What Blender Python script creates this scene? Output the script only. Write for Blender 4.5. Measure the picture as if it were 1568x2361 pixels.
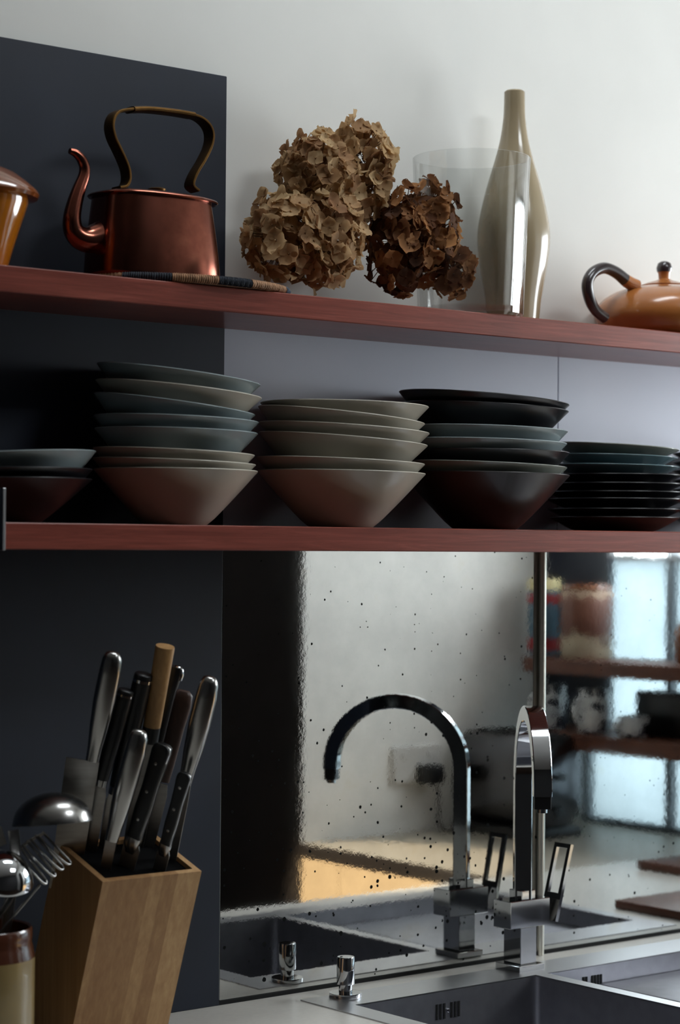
import bpy, bmesh, math, random
from mathutils import Vector, Matrix
random.seed(7)
sc = bpy.context.scene
for o in list(bpy.data.objects): bpy.data.objects.remove(o)
col = sc.collection

# ------------------------------------------------------------------ camera
W, H = 1568, 2361
ZC = 0.90                                   # worktop height; wall plane is Y=0, X runs along the wall
FPX = 5035.53
CAM = Vector((-1.8436, -2.52, 0.6572 + ZC))
yaw, pit, roll = 0.6857, 0.0147, 0.00775
F_ = Vector((math.sin(yaw)*math.cos(pit), math.cos(yaw)*math.cos(pit), math.sin(pit)))
R0 = Vector((math.cos(yaw), -math.sin(yaw), 0)); U0 = R0.cross(F_)
R_ = R0*math.cos(roll) + U0*math.sin(roll); U_ = U0*math.cos(roll) - R0*math.sin(roll)
cd = bpy.data.cameras.new('camera'); cam = bpy.data.objects.new('camera', cd); col.objects.link(cam)
cam.matrix_world = Matrix(((R_.x, U_.x, -F_.x, CAM.x), (R_.y, U_.y, -F_.y, CAM.y), (R_.z, U_.z, -F_.z, CAM.z), (0, 0, 0, 1)))
cd.sensor_fit = 'HORIZONTAL'; cd.sensor_width = 24.0; cd.lens = 24.0*FPX/W
cd.clip_start = 0.05; cd.clip_end = 60
cd.dof.use_dof = True; cd.dof.focus_distance = 3.08; cd.dof.aperture_fstop = 4.5
sc.camera = cam

# ------------------------------------------------------------------ world, light, exposure
wd = bpy.data.worlds.new('overcast_sky'); sc.world = wd; wd.use_nodes = True
bg = wd.node_tree.nodes['Background']; bg.inputs[0].default_value = (0.90, 0.96, 1.0, 1); bg.inputs[1].default_value = 14.2
CH = 3.40                                   # ceiling height
XR = 1.90                                   # right hand wall with the window
WY0, WY1, WZ0, WZ1 = -1.15, -0.06, ZC + 0.002, 2.26
pl = bpy.data.lights.new('window_portal', 'AREA'); pl.shape = 'RECTANGLE'; pl.size = WY1 - WY0; pl.size_y = WZ1 - WZ0
pl.cycles.is_portal = True
po = bpy.data.objects.new('window_portal', pl); col.objects.link(po)
po.location = (XR + 0.19, (WY0 + WY1)/2, (WZ0 + WZ1)/2); po.rotation_euler = (math.pi/2, 0, math.pi/2)
SKY = ((-0.15, 0.85, -0.66, -0.35), (0.35, 1.25, -2.50, -1.75))    # two skylights added for light: wall wash over sink, front fill (x0, x1, y0, y1)
for q in SKY:
    pl2 = bpy.data.lights.new('added_skylight_portal', 'AREA'); pl2.shape = 'RECTANGLE'; pl2.size = q[1] - q[0]; pl2.size_y = q[3] - q[2]; pl2.cycles.is_portal = True
    po2 = bpy.data.objects.new('added_skylight_portal', pl2); col.objects.link(po2); po2.location = ((q[0] + q[1])/2, (q[2] + q[3])/2, CH + .09)
sc.view_settings.view_transform = 'Standard'; sc.view_settings.look = 'None'
sc.view_settings.gamma = 1.0; sc.view_settings.use_curve_mapping = False
sc.view_settings.exposure = 0.0
sc.cycles.use_denoising = True
sc.cycles.max_bounces = 10; sc.cycles.diffuse_bounces = 4; sc.cycles.glossy_bounces = 5; sc.cycles.transmission_bounces = 8
sc.cycles.sample_clamp_indirect = 6.0

# ------------------------------------------------------------------ picking helpers (pixel -> place at a known depth)
def ray(px, py): return F_ + R_*((px - W/2)/FPX) - U_*((py - H/2)/FPX)
def at(px, py, Y):
    d = ray(px, py); return CAM + d*((Y - CAM.y)/d.y)
def atz(px, py, z):
    d = ray(px, py); return CAM + d*((z - CAM.z)/d.z)
def mirx(px, py, X):                        # seen in the mirror at Y=0, standing at X
    d = ray(px, py); p = CAM + d*((X - CAM.x)/d.x); return Vector((p.x, -p.y, p.z))
def mpp(p): return (Vector(p) - CAM).dot(F_)/FPX

# ------------------------------------------------------------------ materials
def lin(c):
    return tuple((v/12.92 if v <= .04045 else ((v + .055)/1.055)**2.4) for v in [x/255 for x in c]) + (1,)
def newmat(name):
    m = bpy.data.materials.new(name); m.use_nodes = True
    return m, m.node_tree, m.node_tree.nodes['Principled BSDF']
def L(nt, a, b): nt.links.new(a, b)
def N(nt, t, **kw):
    n = nt.nodes.new(t)
    for k, v in kw.items(): setattr(n, k, v)
    return n
def coords(nt, scale=(1, 1, 1), rot=(0, 0, 0), obj=True):
    tc = N(nt, 'ShaderNodeTexCoord'); mp = N(nt, 'ShaderNodeMapping')
    mp.inputs['Scale'].default_value = scale; mp.inputs['Rotation'].default_value = rot
    L(nt, tc.outputs['Object' if obj else 'Generated'], mp.inputs[0]); return mp.outputs[0]
def noise(nt, vec, scale, detail=4, rough=.5, dist=0):
    n = N(nt, 'ShaderNodeTexNoise'); n.inputs['Scale'].default_value = scale; n.inputs['Detail'].default_value = detail
    n.inputs['Roughness'].default_value = rough; n.inputs['Distortion'].default_value = dist
    L(nt, vec, n.inputs['Vector']); return n.outputs['Fac']
def ramp(nt, fac, stops):
    r = N(nt, 'ShaderNodeValToRGB')
    while len(r.color_ramp.elements) < len(stops): r.color_ramp.elements.new(.5)
    for e, (p, c) in zip(r.color_ramp.elements, stops):
        e.position = p; e.color = c
    L(nt, fac, r.inputs[0]); return r.outputs[0]
def bump(nt, h, strength, dist, bs):
    b = N(nt, 'ShaderNodeBump'); b.inputs['Strength'].default_value = strength; b.inputs['Distance'].default_value = dist
    L(nt, h, b.inputs['Height']); L(nt, b.outputs[0], bs.inputs['Normal']); return b
def simple(name, c, rough=.5, metal=0, var=.12, scale=30, bmp=0, coat=0, spec=.5, stretch=(1, 1, 1)):
    m, nt, bs = newmat(name); c = lin(c)
    v = coords(nt, stretch); f = noise(nt, v, scale)
    lo = tuple(x*(1 - var) for x in c[:3]) + (1,); hi = tuple(min(1, x*(1 + var)) for x in c[:3]) + (1,)
    L(nt, ramp(nt, f, [(.3, lo), (.7, hi)]), bs.inputs['Base Color'])
    bs.inputs['Roughness'].default_value = rough; bs.inputs['Metallic'].default_value = metal
    bs.inputs['Specular IOR Level'].default_value = spec
    if coat: bs.inputs['Coat Weight'].default_value = coat; bs.inputs['Coat Roughness'].default_value = .06
    if bmp: bump(nt, f, bmp, .002, bs)
    return m
def wood(name, dark, light, stretch, scale=12, rough=.4, bmp=.15, bands=0, spec=.5):
    m, nt, bs = newmat(name)
    v = coords(nt, stretch); f = noise(nt, v, scale, 8, .62, .25 if bands else 1.2)
    colr = ramp(nt, f, [(.25, lin(dark)), (.55, lin([(a + b)/2 for a, b in zip(dark, light)])), (.8, lin(light))])
    if bands:
        vo = N(nt, 'ShaderNodeTexVoronoi', voronoi_dimensions='1D'); vo.inputs['Scale'].default_value = bands
        sx = N(nt, 'ShaderNodeSeparateXYZ'); L(nt, coords(nt), sx.inputs[0]); L(nt, sx.outputs[0], vo.inputs['W'])
        mx = N(nt, 'ShaderNodeMixRGB', blend_type='MULTIPLY'); mx.inputs[0].default_value = .9
        L(nt, colr, mx.inputs[1]); sr = N(nt, 'ShaderNodeSeparateColor'); L(nt, vo.outputs['Color'], sr.inputs[0]); L(nt, ramp(nt, sr.outputs[0], [(0, (.60, .50, .42, 1)), (1, (1, 1, 1, 1))]), mx.inputs[2]); colr = mx.outputs[0]
    L(nt, colr, bs.inputs['Base Color']); bs.inputs['Roughness'].default_value = rough; bs.inputs['Specular IOR Level'].default_value = spec
    bump(nt, f, bmp, .001, bs); return m
M = {}
M['wall'] = simple('white_plaster', (226, 225, 220), .9, var=.025, scale=6, bmp=.05)
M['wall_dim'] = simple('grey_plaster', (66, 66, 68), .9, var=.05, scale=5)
M['splash'] = simple('pale_blue_grey_board', (198, 202, 216), .55, var=.02, scale=5)
M['ceiling'] = simple('ceiling_paint', (228, 228, 225), .9, var=.02, scale=5)
M['floor'] = wood('dark_floorboards', (34, 24, 18), (62, 44, 32), (1, 8, 1), 6)
M['slate'] = simple('navy_slate_board', (17, 26, 42), .62, var=.22, scale=7, bmp=.08)
M['shelf'] = wood('jarrah_wood', (104, 46, 36), (160, 86, 72), (1.2, 26, 26), 5, .3, spec=.35)
M['counter'] = simple('pale_stone', (206, 202, 194), .32, var=.04, scale=120)
M['side_stone'] = simple('brown_grey_stone', (156, 148, 134), .4, var=.06, scale=90)
M['steel'] = simple('brushed_steel', (196, 196, 198), .34, 1, var=.06, scale=10, stretch=(2, 120, 120))
M['steel_dark'] = simple('basin_steel', (158, 158, 164), .40, 1, var=.08, scale=40)
M['chrome'] = simple('chrome', (205, 207, 210), .06, 1, var=.02)
M['pole'] = simple('pale_satin_chrome', (236, 232, 220), .38, 1, var=.02)
M['toaster'] = simple('toaster_chrome', (92, 92, 95), .16, 1, var=.03)
M['satin'] = simple('satin_steel', (165, 163, 160), .24, 1, var=.05, scale=25)
M['blade'] = simple('blade_steel', (150, 147, 143), .33, 1, var=.1, scale=30, stretch=(1, 1, 6))
M['black'] = simple('black_plastic', (14, 14, 16), .38, var=.1)
M['rubber'] = simple('black_bristle', (4, 4, 5), .9, var=.3, scale=400, spec=.1)
M['slot'] = simple('slot_black', (5, 5, 5), .9)
M['copper'] = None
M['brass'] = simple('dark_brass', (92, 66, 34), .42, 1, var=.3, scale=40)
M['block'] = wood('pine_block', (170, 128, 84), (210, 174, 124), (70, 70, 2), 2, .5, .1, bands=52)
M['pale_wood'] = wood('magnolia_handle', (150, 110, 66), (186, 146, 94), (40, 40, 4), 4, .5)
M['brown_wood'] = wood('dark_handle_wood', (44, 28, 20), (74, 46, 34), (40, 40, 4), 4, .5)
M['board'] = wood('walnut_board', (70, 36, 22), (112, 64, 40), (20, 2, 20), 4, .5)
M['cab'] = simple('cream_cabinet', (222, 196, 158), .5, var=.04, scale=8)
M['dark_cab'] = simple('black_brown_cupboard', (46, 41, 39), .6, spec=.3, var=.1, scale=5)
M['navy'] = simple('navy_paint', (20, 27, 44), .4, var=.1)
M['frame'] = simple('grey_window_frame', (120, 126, 130), .5, var=.05)
M['beige'] = simple('beige_stoneware', (186, 180, 166), .30, var=.05, scale=14, coat=.25)
M['bluegrey'] = simple('blue_grey_stoneware', (142, 154, 156), .22, var=.06, scale=14, coat=.4)
M['teal'] = simple('teal_stoneware', (96, 120, 126), .22, var=.06, scale=14, coat=.4)
M['olive'] = simple('olive_grey_stoneware', (128, 132, 124), .26, var=.05, scale=14, coat=.3)
M['blackware'] = simple('black_stoneware', (13, 13, 18), .32, var=.15, scale=14, coat=.12)
M['ironware'] = simple('iron_brown_stoneware', (26, 17, 17), .34, var=.3, scale=9, coat=.1)
M['vase'] = simple('cream_ceramic', (156, 140, 112), .22, var=.03, scale=8, coat=.6)
M['amber'] = simple('amber_glaze', (176, 104, 22), .14, var=.18, scale=18, coat=1, stretch=(1, 1, .3), bmp=.08)
M['lidglaze'] = simple('brown_glaze', (124, 66, 28), .16, var=.2, scale=22, coat=.8)
M['teapot'] = simple('honey_stoneware', (172, 106, 54), .26, var=.12, scale=12, coat=.5)
M['tdark'] = simple('dark_iron_glaze', (46, 34, 36), .25, var=.15, scale=20, coat=.5)
M['cream'] = simple('cream_stoneware', (134, 114, 72), .3, var=.1, scale=10, coat=.4)
M['crock_brown'] = simple('crock_brown_glaze', (74, 38, 22), .2, var=.2, scale=15, coat=.6)
M['coil_tan'] = simple('coil_tan_fibre', (150, 112, 82), .85, var=.35, scale=160, bmp=.6)
M['coil_navy'] = simple('coil_navy_fibre', (34, 40, 50), .85, var=.3, scale=160, bmp=.6)
M['coil_blue'] = simple('coil_blue_fibre', (96, 108, 122), .85, var=.3, scale=160, bmp=.6)
M['stem'] = simple('dry_stem', (118, 84, 52), .8, var=.2)
M['white_plastic'] = simple('white_plastic', (205, 203, 198), .45, var=.02)
M['red'] = simple('red_print', (150, 34, 40), .5); M['yellow'] = simple('cream_lid', (214, 200, 150), .5); M['tinblue'] = simple('blue_tin', (84, 112, 128), .4, .3)

def m_copper():
    m, nt, bs = newmat('aged_copper')
    v = coords(nt); f = noise(nt, v, 16, 6, .6); g = noise(nt, coords(nt, (1, 1, .25)), 60, 3)
    L(nt, ramp(nt, f, [(.3, lin((112, 64, 52))), (.55, lin((146, 86, 70))), (.75, lin((172, 110, 90)))]), bs.inputs['Base Color'])
    bs.inputs['Metallic'].default_value = 1
    L(nt, ramp(nt, f, [(.3, (.26,)*3 + (1,)), (.7, (.16,)*3 + (1,))]), bs.inputs['Roughness'])
    bump(nt, noise(nt, v, 13, 1), .2, .004, bs); return m
M['copper'] = m_copper()
def m_petal(name, a, b, c, tr):
    m, nt, bs = newmat(name)
    oi = N(nt, 'ShaderNodeObjectInfo'); f = noise(nt, coords(nt), 60, 3)
    ad = N(nt, 'ShaderNodeMath', operation='ADD'); mu = N(nt, 'ShaderNodeMath', operation='MULTIPLY'); mu.inputs[1].default_value = .45
    L(nt, f, mu.inputs[0]); L(nt, mu.outputs[0], ad.inputs[0])
    m2 = N(nt, 'ShaderNodeMath', operation='MULTIPLY'); m2.inputs[1].default_value = .6; L(nt, oi.outputs['Random'], m2.inputs[0]); L(nt, m2.outputs[0], ad.inputs[1])
    cr = ramp(nt, ad.outputs[0], [(.15, lin(a)), (.5, lin(b)), (.85, lin(c))])
    L(nt, cr, bs.inputs['Base Color']); bs.inputs['Roughness'].default_value = .7; bs.inputs['Specular IOR Level'].default_value = .2
    t = N(nt, 'ShaderNodeBsdfTranslucent'); L(nt, cr, t.inputs[0])
    mx = N(nt, 'ShaderNodeMixShader'); mx.inputs[0].default_value = tr
    L(nt, bs.outputs[0], mx.inputs[1]); L(nt, t.outputs[0], mx.inputs[2])
    L(nt, mx.outputs[0], nt.nodes['Material Output'].inputs[0]); return m
M['petal_tan'] = m_petal('tan_petal', (138, 96, 66), (186, 150, 110), (216, 188, 146), .42)
M['petal_brown'] = m_petal('brown_petal', (68, 43, 30), (116, 76, 50), (186, 134, 88), .45)
def m_glass(name, colr=(1, 1, 1, 1), rough=0.0):
    m, nt, bs = newmat(name); bs.inputs['Base Color'].default_value = colr
    bs.inputs['Transmission Weight'].default_value = 1; bs.inputs['Roughness'].default_value = rough; bs.inputs['IOR'].default_value = 1.45; return m
def m_thin_glass():
    m, nt, bs = newmat('clear_glass'); nt.nodes.remove(bs)
    lw = N(nt, 'ShaderNodeLayerWeight'); p5 = N(nt, 'ShaderNodeMath', operation='POWER'); p5.inputs[1].default_value = 2.6; L(nt, lw.outputs['Facing'], p5.inputs[0])
    fr = N(nt, 'ShaderNodeMath', operation='MULTIPLY_ADD'); fr.inputs[1].default_value = .9; fr.inputs[2].default_value = .05; L(nt, p5.outputs[0], fr.inputs[0])
    t = N(nt, 'ShaderNodeBsdfTransparent'); t.inputs[0].default_value = (.965, .972, .97, 1); g = N(nt, 'ShaderNodeBsdfGlossy'); g.inputs['Roughness'].default_value = .015
    mx = N(nt, 'ShaderNodeMixShader'); L(nt, fr.outputs[0], mx.inputs[0]); L(nt, t.outputs[0], mx.inputs[1]); L(nt, g.outputs[0], mx.inputs[2])
    L(nt, mx.outputs[0], nt.nodes['Material Output'].inputs[0]); return m
M['glass'] = m_thin_glass()
def m_dim_film():
    m, nt, bs = newmat('added_dim_film'); nt.nodes.remove(bs)  # translucent layer added to dim the window as the mirror shows it
    t = N(nt, 'ShaderNodeBsdfTranslucent'); f = noise(nt, coords(nt), 3, 2)
    L(nt, ramp(nt, f, [(.2, (.30, .34, .355, 1)), (.8, (.34, .38, .395, 1))]), t.inputs[0])
    tr = N(nt, 'ShaderNodeBsdfTransparent'); mx = N(nt, 'ShaderNodeMixShader'); mx.inputs[0].default_value = .016
    L(nt, t.outputs[0], mx.inputs[1]); L(nt, tr.outputs[0], mx.inputs[2]); L(nt, mx.outputs[0], nt.nodes['Material Output'].inputs[0]); return m
M['dim_film'] = m_dim_film()
def m_mirror(name, refl, speck):
    m, nt, bs = newmat(name)
    v = coords(nt)
    bs.inputs['Metallic'].default_value = 1
    vo = N(nt, 'ShaderNodeTexVoronoi'); vo.inputs['Scale'].default_value = 84; L(nt, v, vo.inputs['Vector'])
    dn = noise(nt, v, 5, 3); sp = N(nt, 'ShaderNodeSeparateXYZ'); L(nt, v, sp.inputs[0])
    # dots where the silvering has gone: denser towards the bottom and the left edge
    den = N(nt, 'ShaderNodeMapRange'); den.inputs['From Min'].default_value = 0; den.inputs['From Max'].default_value = .55
    den.inputs['To Min'].default_value = .34*speck; den.inputs['To Max'].default_value = .16*speck; L(nt, sp.outputs[2], den.inputs[0])
    rn = N(nt, 'ShaderNodeSeparateColor'); L(nt, vo.outputs['Color'], rn.inputs[0])
    th = N(nt, 'ShaderNodeMath', operation='MULTIPLY'); L(nt, den.outputs[0], th.inputs[0])
    pw = N(nt, 'ShaderNodeMath', operation='POWER'); pw.inputs[1].default_value = 2.6; L(nt, rn.outputs[0], pw.inputs[0]); L(nt, pw.outputs[0], th.inputs[1])
    dw = N(nt, 'ShaderNodeMath', operation='MULTIPLY_ADD'); L(nt, noise(nt, v, 330, 2), dw.inputs[0]); dw.inputs[1].default_value = .12; L(nt, vo.outputs['Distance'], dw.inputs[2])
    dw2 = N(nt, 'ShaderNodeMath', operation='SUBTRACT'); L(nt, dw.outputs[0], dw2.inputs[0]); dw2.inputs[1].default_value = .06
    lt = N(nt, 'ShaderNodeMath', operation='LESS_THAN'); L(nt, dw2.outputs[0], lt.inputs[0]); L(nt, th.outputs[0], lt.inputs[1])
    # brown foxing patches
    fox = ramp(nt, noise(nt, v, 9, 6, .65), [(.35, tuple(x*.86 for x in refl) + (1,)), (.6, refl + (1,)), (.8, (refl[0]*.95, refl[1]*.9, refl[2]*.8, 1))])
    L(nt, fox, bs.inputs['Base Color'])
    rr = ramp(nt, noise(nt, v, 4, 2), [(.3, (.015,)*3 + (1,)), (.75, (.05,)*3 + (1,))]); L(nt, rr, bs.inputs['Roughness'])
    b1 = N(nt, 'ShaderNodeBump'); b1.inputs['Strength'].default_value = .085; b1.inputs['Distance'].default_value = .00035
    L(nt, noise(nt, v, 85, 3, .6), b1.inputs['Height']); L(nt, b1.outputs[0], bs.inputs['Normal'])
    d = N(nt, 'ShaderNodeBsdfDiffuse'); d.inputs[0].default_value = (.012, .013, .013, 1)
    mx = N(nt, 'ShaderNodeMixShader'); L(nt, lt.outputs[0], mx.inputs[0]); L(nt, bs.outputs[0], mx.inputs[1]); L(nt, d.outputs[0], mx.inputs[2])
    L(nt, mx.outputs[0], nt.nodes['Material Output'].inputs[0]); return m
M['mirror'] = m_mirror('foxed_mirror', (.62, .63, .62), 1.0)
M['mirror_b'] = m_mirror('foxed_mirror_clear', (.66, .68, .68), .7)
def m_canister():
    m, nt, bs = newmat('brown_white_canister')
    sp = N(nt, 'ShaderNodeSeparateXYZ'); v = coords(nt); L(nt, v, sp.inputs[0])
    a = N(nt, 'ShaderNodeMath', operation='MULTIPLY_ADD'); L(nt, noise(nt, v, 22, 4), a.inputs[0]); a.inputs[1].default_value = .10; L(nt, sp.outputs[2], a.inputs[2])
    L(nt, ramp(nt, a.outputs[0], [(.085, lin((190, 176, 150))), (.11, lin((96, 56, 42))), (.19, lin((120, 76, 58))), (.2, lin((180, 150, 124)))]), bs.inputs['Base Color'])
    bs.inputs['Roughness'].default_value = .45; return m
M['canister'] = m_canister()
def m_mug():
    m, nt, bs = newmat('patterned_mug')
    L(nt, ramp(nt, noise(nt, coords(nt), 34, 2), [(.52, lin((206, 208, 208))), (.55, lin((30, 34, 46)))]), bs.inputs['Base Color'])
    bs.inputs['Roughness'].default_value = .25; return m
M['mug'] = m_mug()

# ------------------------------------------------------------------ mesh helpers
def base_of(parent):
    p = Vector((0, 0, 0)); o = parent
    while o: p += o.location; o = o.parent
    return p
def tag(o, label, cat, group=None):
    o['label'] = label; o['category'] = cat
    if group: o['group'] = group
    return o
def mk(name, verts, faces, mat, parent=None, smooth=False, origin=None, angle=None):
    """one mesh object; verts in world coordinates"""
    b = base_of(parent) if parent else (Vector(origin) if origin else Vector((0, 0, 0)))
    me = bpy.data.meshes.new(name)
    me.from_pydata([tuple(Vector(v) - b) for v in verts], [], faces)
    bm = bmesh.new(); bm.from_mesh(me)
    bmesh.ops.recalc_face_normals(bm, faces=bm.faces)
    for f in bm.faces: f.smooth = smooth
    if smooth and angle:
        for e in bm.edges:
            if len(e.link_faces) == 2 and e.calc_face_angle(0) > angle: e.smooth = False
    bm.to_mesh(me); bm.free()
    if mat: me.materials.append(mat)
    o = bpy.data.objects.new(name, me); col.objects.link(o)
    if parent: o.parent = parent
    else: o.location = b
    return o
def empty(name, loc, label, cat, group=None):
    o = bpy.data.objects.new(name, None); col.objects.link(o); o.location = loc; o.empty_display_size = .02
    return tag(o, label, cat, group)
def box(name, x0, x1, y0, y1, z0, z1, mat, parent=None, bev=0, origin=None, rot=None, seg=2):
    bm = bmesh.new(); bmesh.ops.create_cube(bm, size=1)
    for v in bm.verts:
        v.co = Vector(((x0 + x1)/2 + v.co.x*(x1 - x0), (y0 + y1)/2 + v.co.y*(y1 - y0), (z0 + z1)/2 + v.co.z*(z1 - z0)))
    if bev: bmesh.ops.bevel(bm, geom=bm.edges[:], offset=bev, segments=1 if bev < .0021 else seg, affect='EDGES', profile=.5)
    bm.verts.index_update()
    vs = [v.co.copy() for v in bm.verts]; fs = [[v.index for v in f.verts] for f in bm.faces]; bm.free()
    if rot: vs = [rot @ v for v in vs]
    return mk(name, vs, fs, mat, parent, bev >= .0021, origin if (origin or parent) else ((x0 + x1)/2, (y0 + y1)/2, z0), .6)
def struct(o): o['kind'] = 'structure'; return o
def lathe(name, prof, c, mat, parent=None, seg=48, rot=None, smooth=True, angle=.7):
    """prof [(r,z)] relative to c"""
    c = Vector(c); vs = []; fs = []; rings = []
    for r, z in prof:
        if r < 1e-6: rings.append([len(vs)]); vs.append(Vector((0, 0, z)))
        else:
            rings.append(list(range(len(vs), len(vs) + seg)))
            for i in range(seg):
                a = 2*math.pi*i/seg; vs.append(Vector((r*math.cos(a), r*math.sin(a), z)))
    for A, B in zip(rings, rings[1:]):
        for i in range(seg):
            j = (i + 1) % seg
            if len(A) == 1 and len(B) == 1: continue
            if len(A) == 1: fs.append((A[0], B[i], B[j]))
            elif len(B) == 1: fs.append((A[i], A[j], B[0]))
            else: fs.append((A[i], A[j], B[j], B[i]))
    if rot: vs = [rot @ v for v in vs]
    return mk(name, [v + c for v in vs], fs, mat, parent, smooth, c, angle)
def loft(name, secs, mat, parent=None, seg=16, n=2.0, origin=None, angle=.9):
    """secs [(center, u, v, a, b)] superellipse sections, capped"""
    vs = []; fs = []
    for c, u, v, a, b in secs:
        for i in range(seg):
            t = 2*math.pi*i/seg; ct, st = math.cos(t), math.sin(t)
            vs.append(Vector(c) + u*(a*math.copysign(abs(ct)**(2/n), ct)) + v*(b*math.copysign(abs(st)**(2/n), st)))
    for k in range(len(secs) - 1):
        for i in range(seg):
            j = (i + 1) % seg; fs.append((k*seg + i, k*seg + j, (k + 1)*seg + j, (k + 1)*seg + i))
    fs.append(tuple(range(seg))[::-1]); fs.append(tuple(range((len(secs) - 1)*seg, len(secs)*seg)))
    return mk(name, vs, fs, mat, parent, True, origin, angle)
def smooth_pts(pts, n=6):
    """Catmull-Rom through tuples"""
    out = []; P = [pts[0]] + list(pts) + [pts[-1]]
    for i in range(1, len(P) - 2):
        p0, p1, p2, p3 = P[i - 1:i + 3]
        for k in range(n):
            t = k/n
            out.append(tuple(.5*((2*b) + (-a + c)*t + (2*a - 5*b + 4*c - d)*t*t + (-a + 3*b - 3*c + d)*t**3) for a, b, c, d in zip(p0, p1, p2, p3)))
    out.append(tuple(pts[-1])); return out
def tube(name, pts, rad, mat, parent=None, seg=12, origin=None, flat=1.0, side=None):
    """pts world vectors; rad number or list"""
    P = [Vector(p) for p in pts]; secs = []; pu = None
    for i, p in enumerate(P):
        d = (P[min(i + 1, len(P) - 1)] - P[max(i - 1, 0)]).normalized()
        if side is not None: u = (side - d*side.dot(d)).normalized()
        else:
            if pu is None: pu = d.orthogonal().normalized()
            u = (pu - d*pu.dot(d)).normalized(); pu = u
        v = d.cross(u); r = rad[i] if isinstance(rad, (list, tuple)) else rad
        secs.append((p, u, v, r, r*flat))
    return loft(name, secs, mat, parent, seg, 2.0, origin)
def bar(name, pts, w, t, side, mat, parent=None, origin=None, n=8):
    """flat strap: half width w along side, half thickness t"""
    P = [Vector(p) for p in pts]; secs = []
    for i, p in enumerate(P):
        d = (P[min(i + 1, len(P) - 1)] - P[max(i - 1, 0)]).normalized()
        u = (side - d*side.dot(d)).normalized(); secs.append((p, u, d.cross(u), w[i] if isinstance(w, list) else w, t))
    return loft(name, secs, mat, parent, 16, n, origin, .5)

def rectbar(name, pts, w, t, side, mat, parent=None, ch=.0012):
    P = [Vector(p) for p in pts]; vs_ = []; fs_ = []
    sec = [(w - ch, -t), (w, -t + ch), (w, t - ch), (w - ch, t), (-w + ch, t), (-w, t - ch), (-w, -t + ch), (-w + ch, -t)]
    for i, p in enumerate(P):
        d = (P[min(i + 1, len(P) - 1)] - P[max(i - 1, 0)]).normalized(); u = (side - d*side.dot(d)).normalized(); v = d.cross(u)
        vs_ += [p + u*a + v*b for a, b in sec]
    for k in range(len(P) - 1):
        for i in range(8): fs_.append((k*8 + i, k*8 + (i + 1) % 8, k*8 + 8 + (i + 1) % 8, k*8 + 8 + i))
    fs_ += [tuple(range(8))[::-1], tuple(range(len(P)*8 - 8, len(P)*8))]
    return mk(name, vs_, fs_, mat, parent, True, None, .45)
# ================================================================== the room
ZL, ZU, TH = ZC + .6803, ZC + .9967, .0327      # shelf tops and thickness
DL, DU = .2288, .1853
struct(box('floor', -3.0, XR + .2, -3.8, .2, -.1, 0, M['floor']))
struct(box('wall_back', -3.0, XR + .2, .006, .2, 0, CH, M['wall']))
struct(box('wall_left', -3.1, -3.0, -3.8, .2, 0, CH, M['wall_dim']))
struct(box('wall_front', -3.0, XR + .2, -3.9, -3.8, 0, CH, M['wall_dim']))
vs = []; fs = []
def addbox(x0, x1, y0, y1, z0, z1):
    b = len(vs); vs.extend([(x, y, z) for z in (z0, z1) for y in (y0, y1) for x in (x0, x1)])
    fs.extend([tuple(b + i for i in q) for q in ((0, 2, 3, 1), (4, 5, 7, 6), (0, 1, 5, 4), (2, 6, 7, 3), (0, 4, 6, 2), (1, 3, 7, 5))])
S0, S1 = SKY
for q in ((-3.0, XR + .2, -3.8, S1[2]), (-3.0, S1[0], S1[2], S1[3]), (S1[1], XR + .2, S1[2], S1[3]), (-3.0, XR + .2, S1[3], S0[2]),
          (-3.0, S0[0], S0[2], S0[3]), (S0[1], XR + .2, S0[2], S0[3]), (-3.0, XR + .2, S0[3], .2)): addbox(*q, CH, CH + .1)
struct(mk('ceiling', vs, fs, M['ceiling'])); vs.clear(); fs.clear()
addbox(XR, XR + .2, -3.8, WY0, 0, CH); addbox(XR, XR + .2, WY1, .006, 0, CH)
addbox(XR, XR + .2, WY0, WY1, 0, WZ0); addbox(XR, XR + .2, WY0, WY1, WZ1, CH)
struct(mk('wall_right', vs, fs, M['wall']))
# window in the right hand wall: frame, mullions, clear upper panes, lower panes with an added dimming layer
wy = [WY0, mirx(1552, 1400, XR + .03).y, -.46, WY1]; zsplit = ZC + .63
win = struct(bpy.data.objects.new('window_1', None)); col.objects.link(win); win.location = (XR + .1, (WY0 + WY1)/2, WZ0)
for y in (wy[0] + .008, wy[1], wy[2], wy[3] - .008): box('mullion', XR + .015, XR + .055, y - .008, y + .008, WZ0, WZ1, M['frame'], win)
for z in (WZ0 + .006, zsplit, WZ1 - .006): box('glazing_bar', XR + .01, XR + .06, WY0, WY1, z - .006, z + .006, M['frame'], win)
for a, b in zip(wy, wy[1:]):
    box('dimmed_pane', XR + .034, XR + .036, a + .009, b - .009, WZ0 + .012, zsplit - .006, M['dim_film'], win)
# ---- dark board left of the mirror, splash boards, mirrors
PT = at(520, 177, 0).z
struct(box('wall_board', -2.2, 0, -.004, .006, ZC, PT, M['slate'], bev=.001))
JX = at(1287.6, 900, 0).x
struct(box('wall_panel', .001, JX - .0012, .0005, .006, ZL - .02, ZU - .015, M['splash']))
struct(box('wall_panel', JX + .0012, XR, .0005, .006, ZL - .02, ZU - .015, M['splash']))
PX = .6354
o = box('wall_mirror', .0035, PX - .001, 0, .006, ZC + .006, ZL - .002, M['mirror'], origin=(0, 0, ZC)); tag(o, 'speckled old mirror panel between the dark board and the chrome pole', 'mirror')
o = box('wall_mirror', PX + .001, XR, 0, .006, ZC + .006, ZL - .002, M['mirror_b'], origin=(PX, 0, ZC)); tag(o, 'mirror panel on the window side of the chrome pole', 'mirror')
struct(box('trim_1', 0, XR, -.003, .006, ZC, ZC + .0055, M['slot']))
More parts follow.
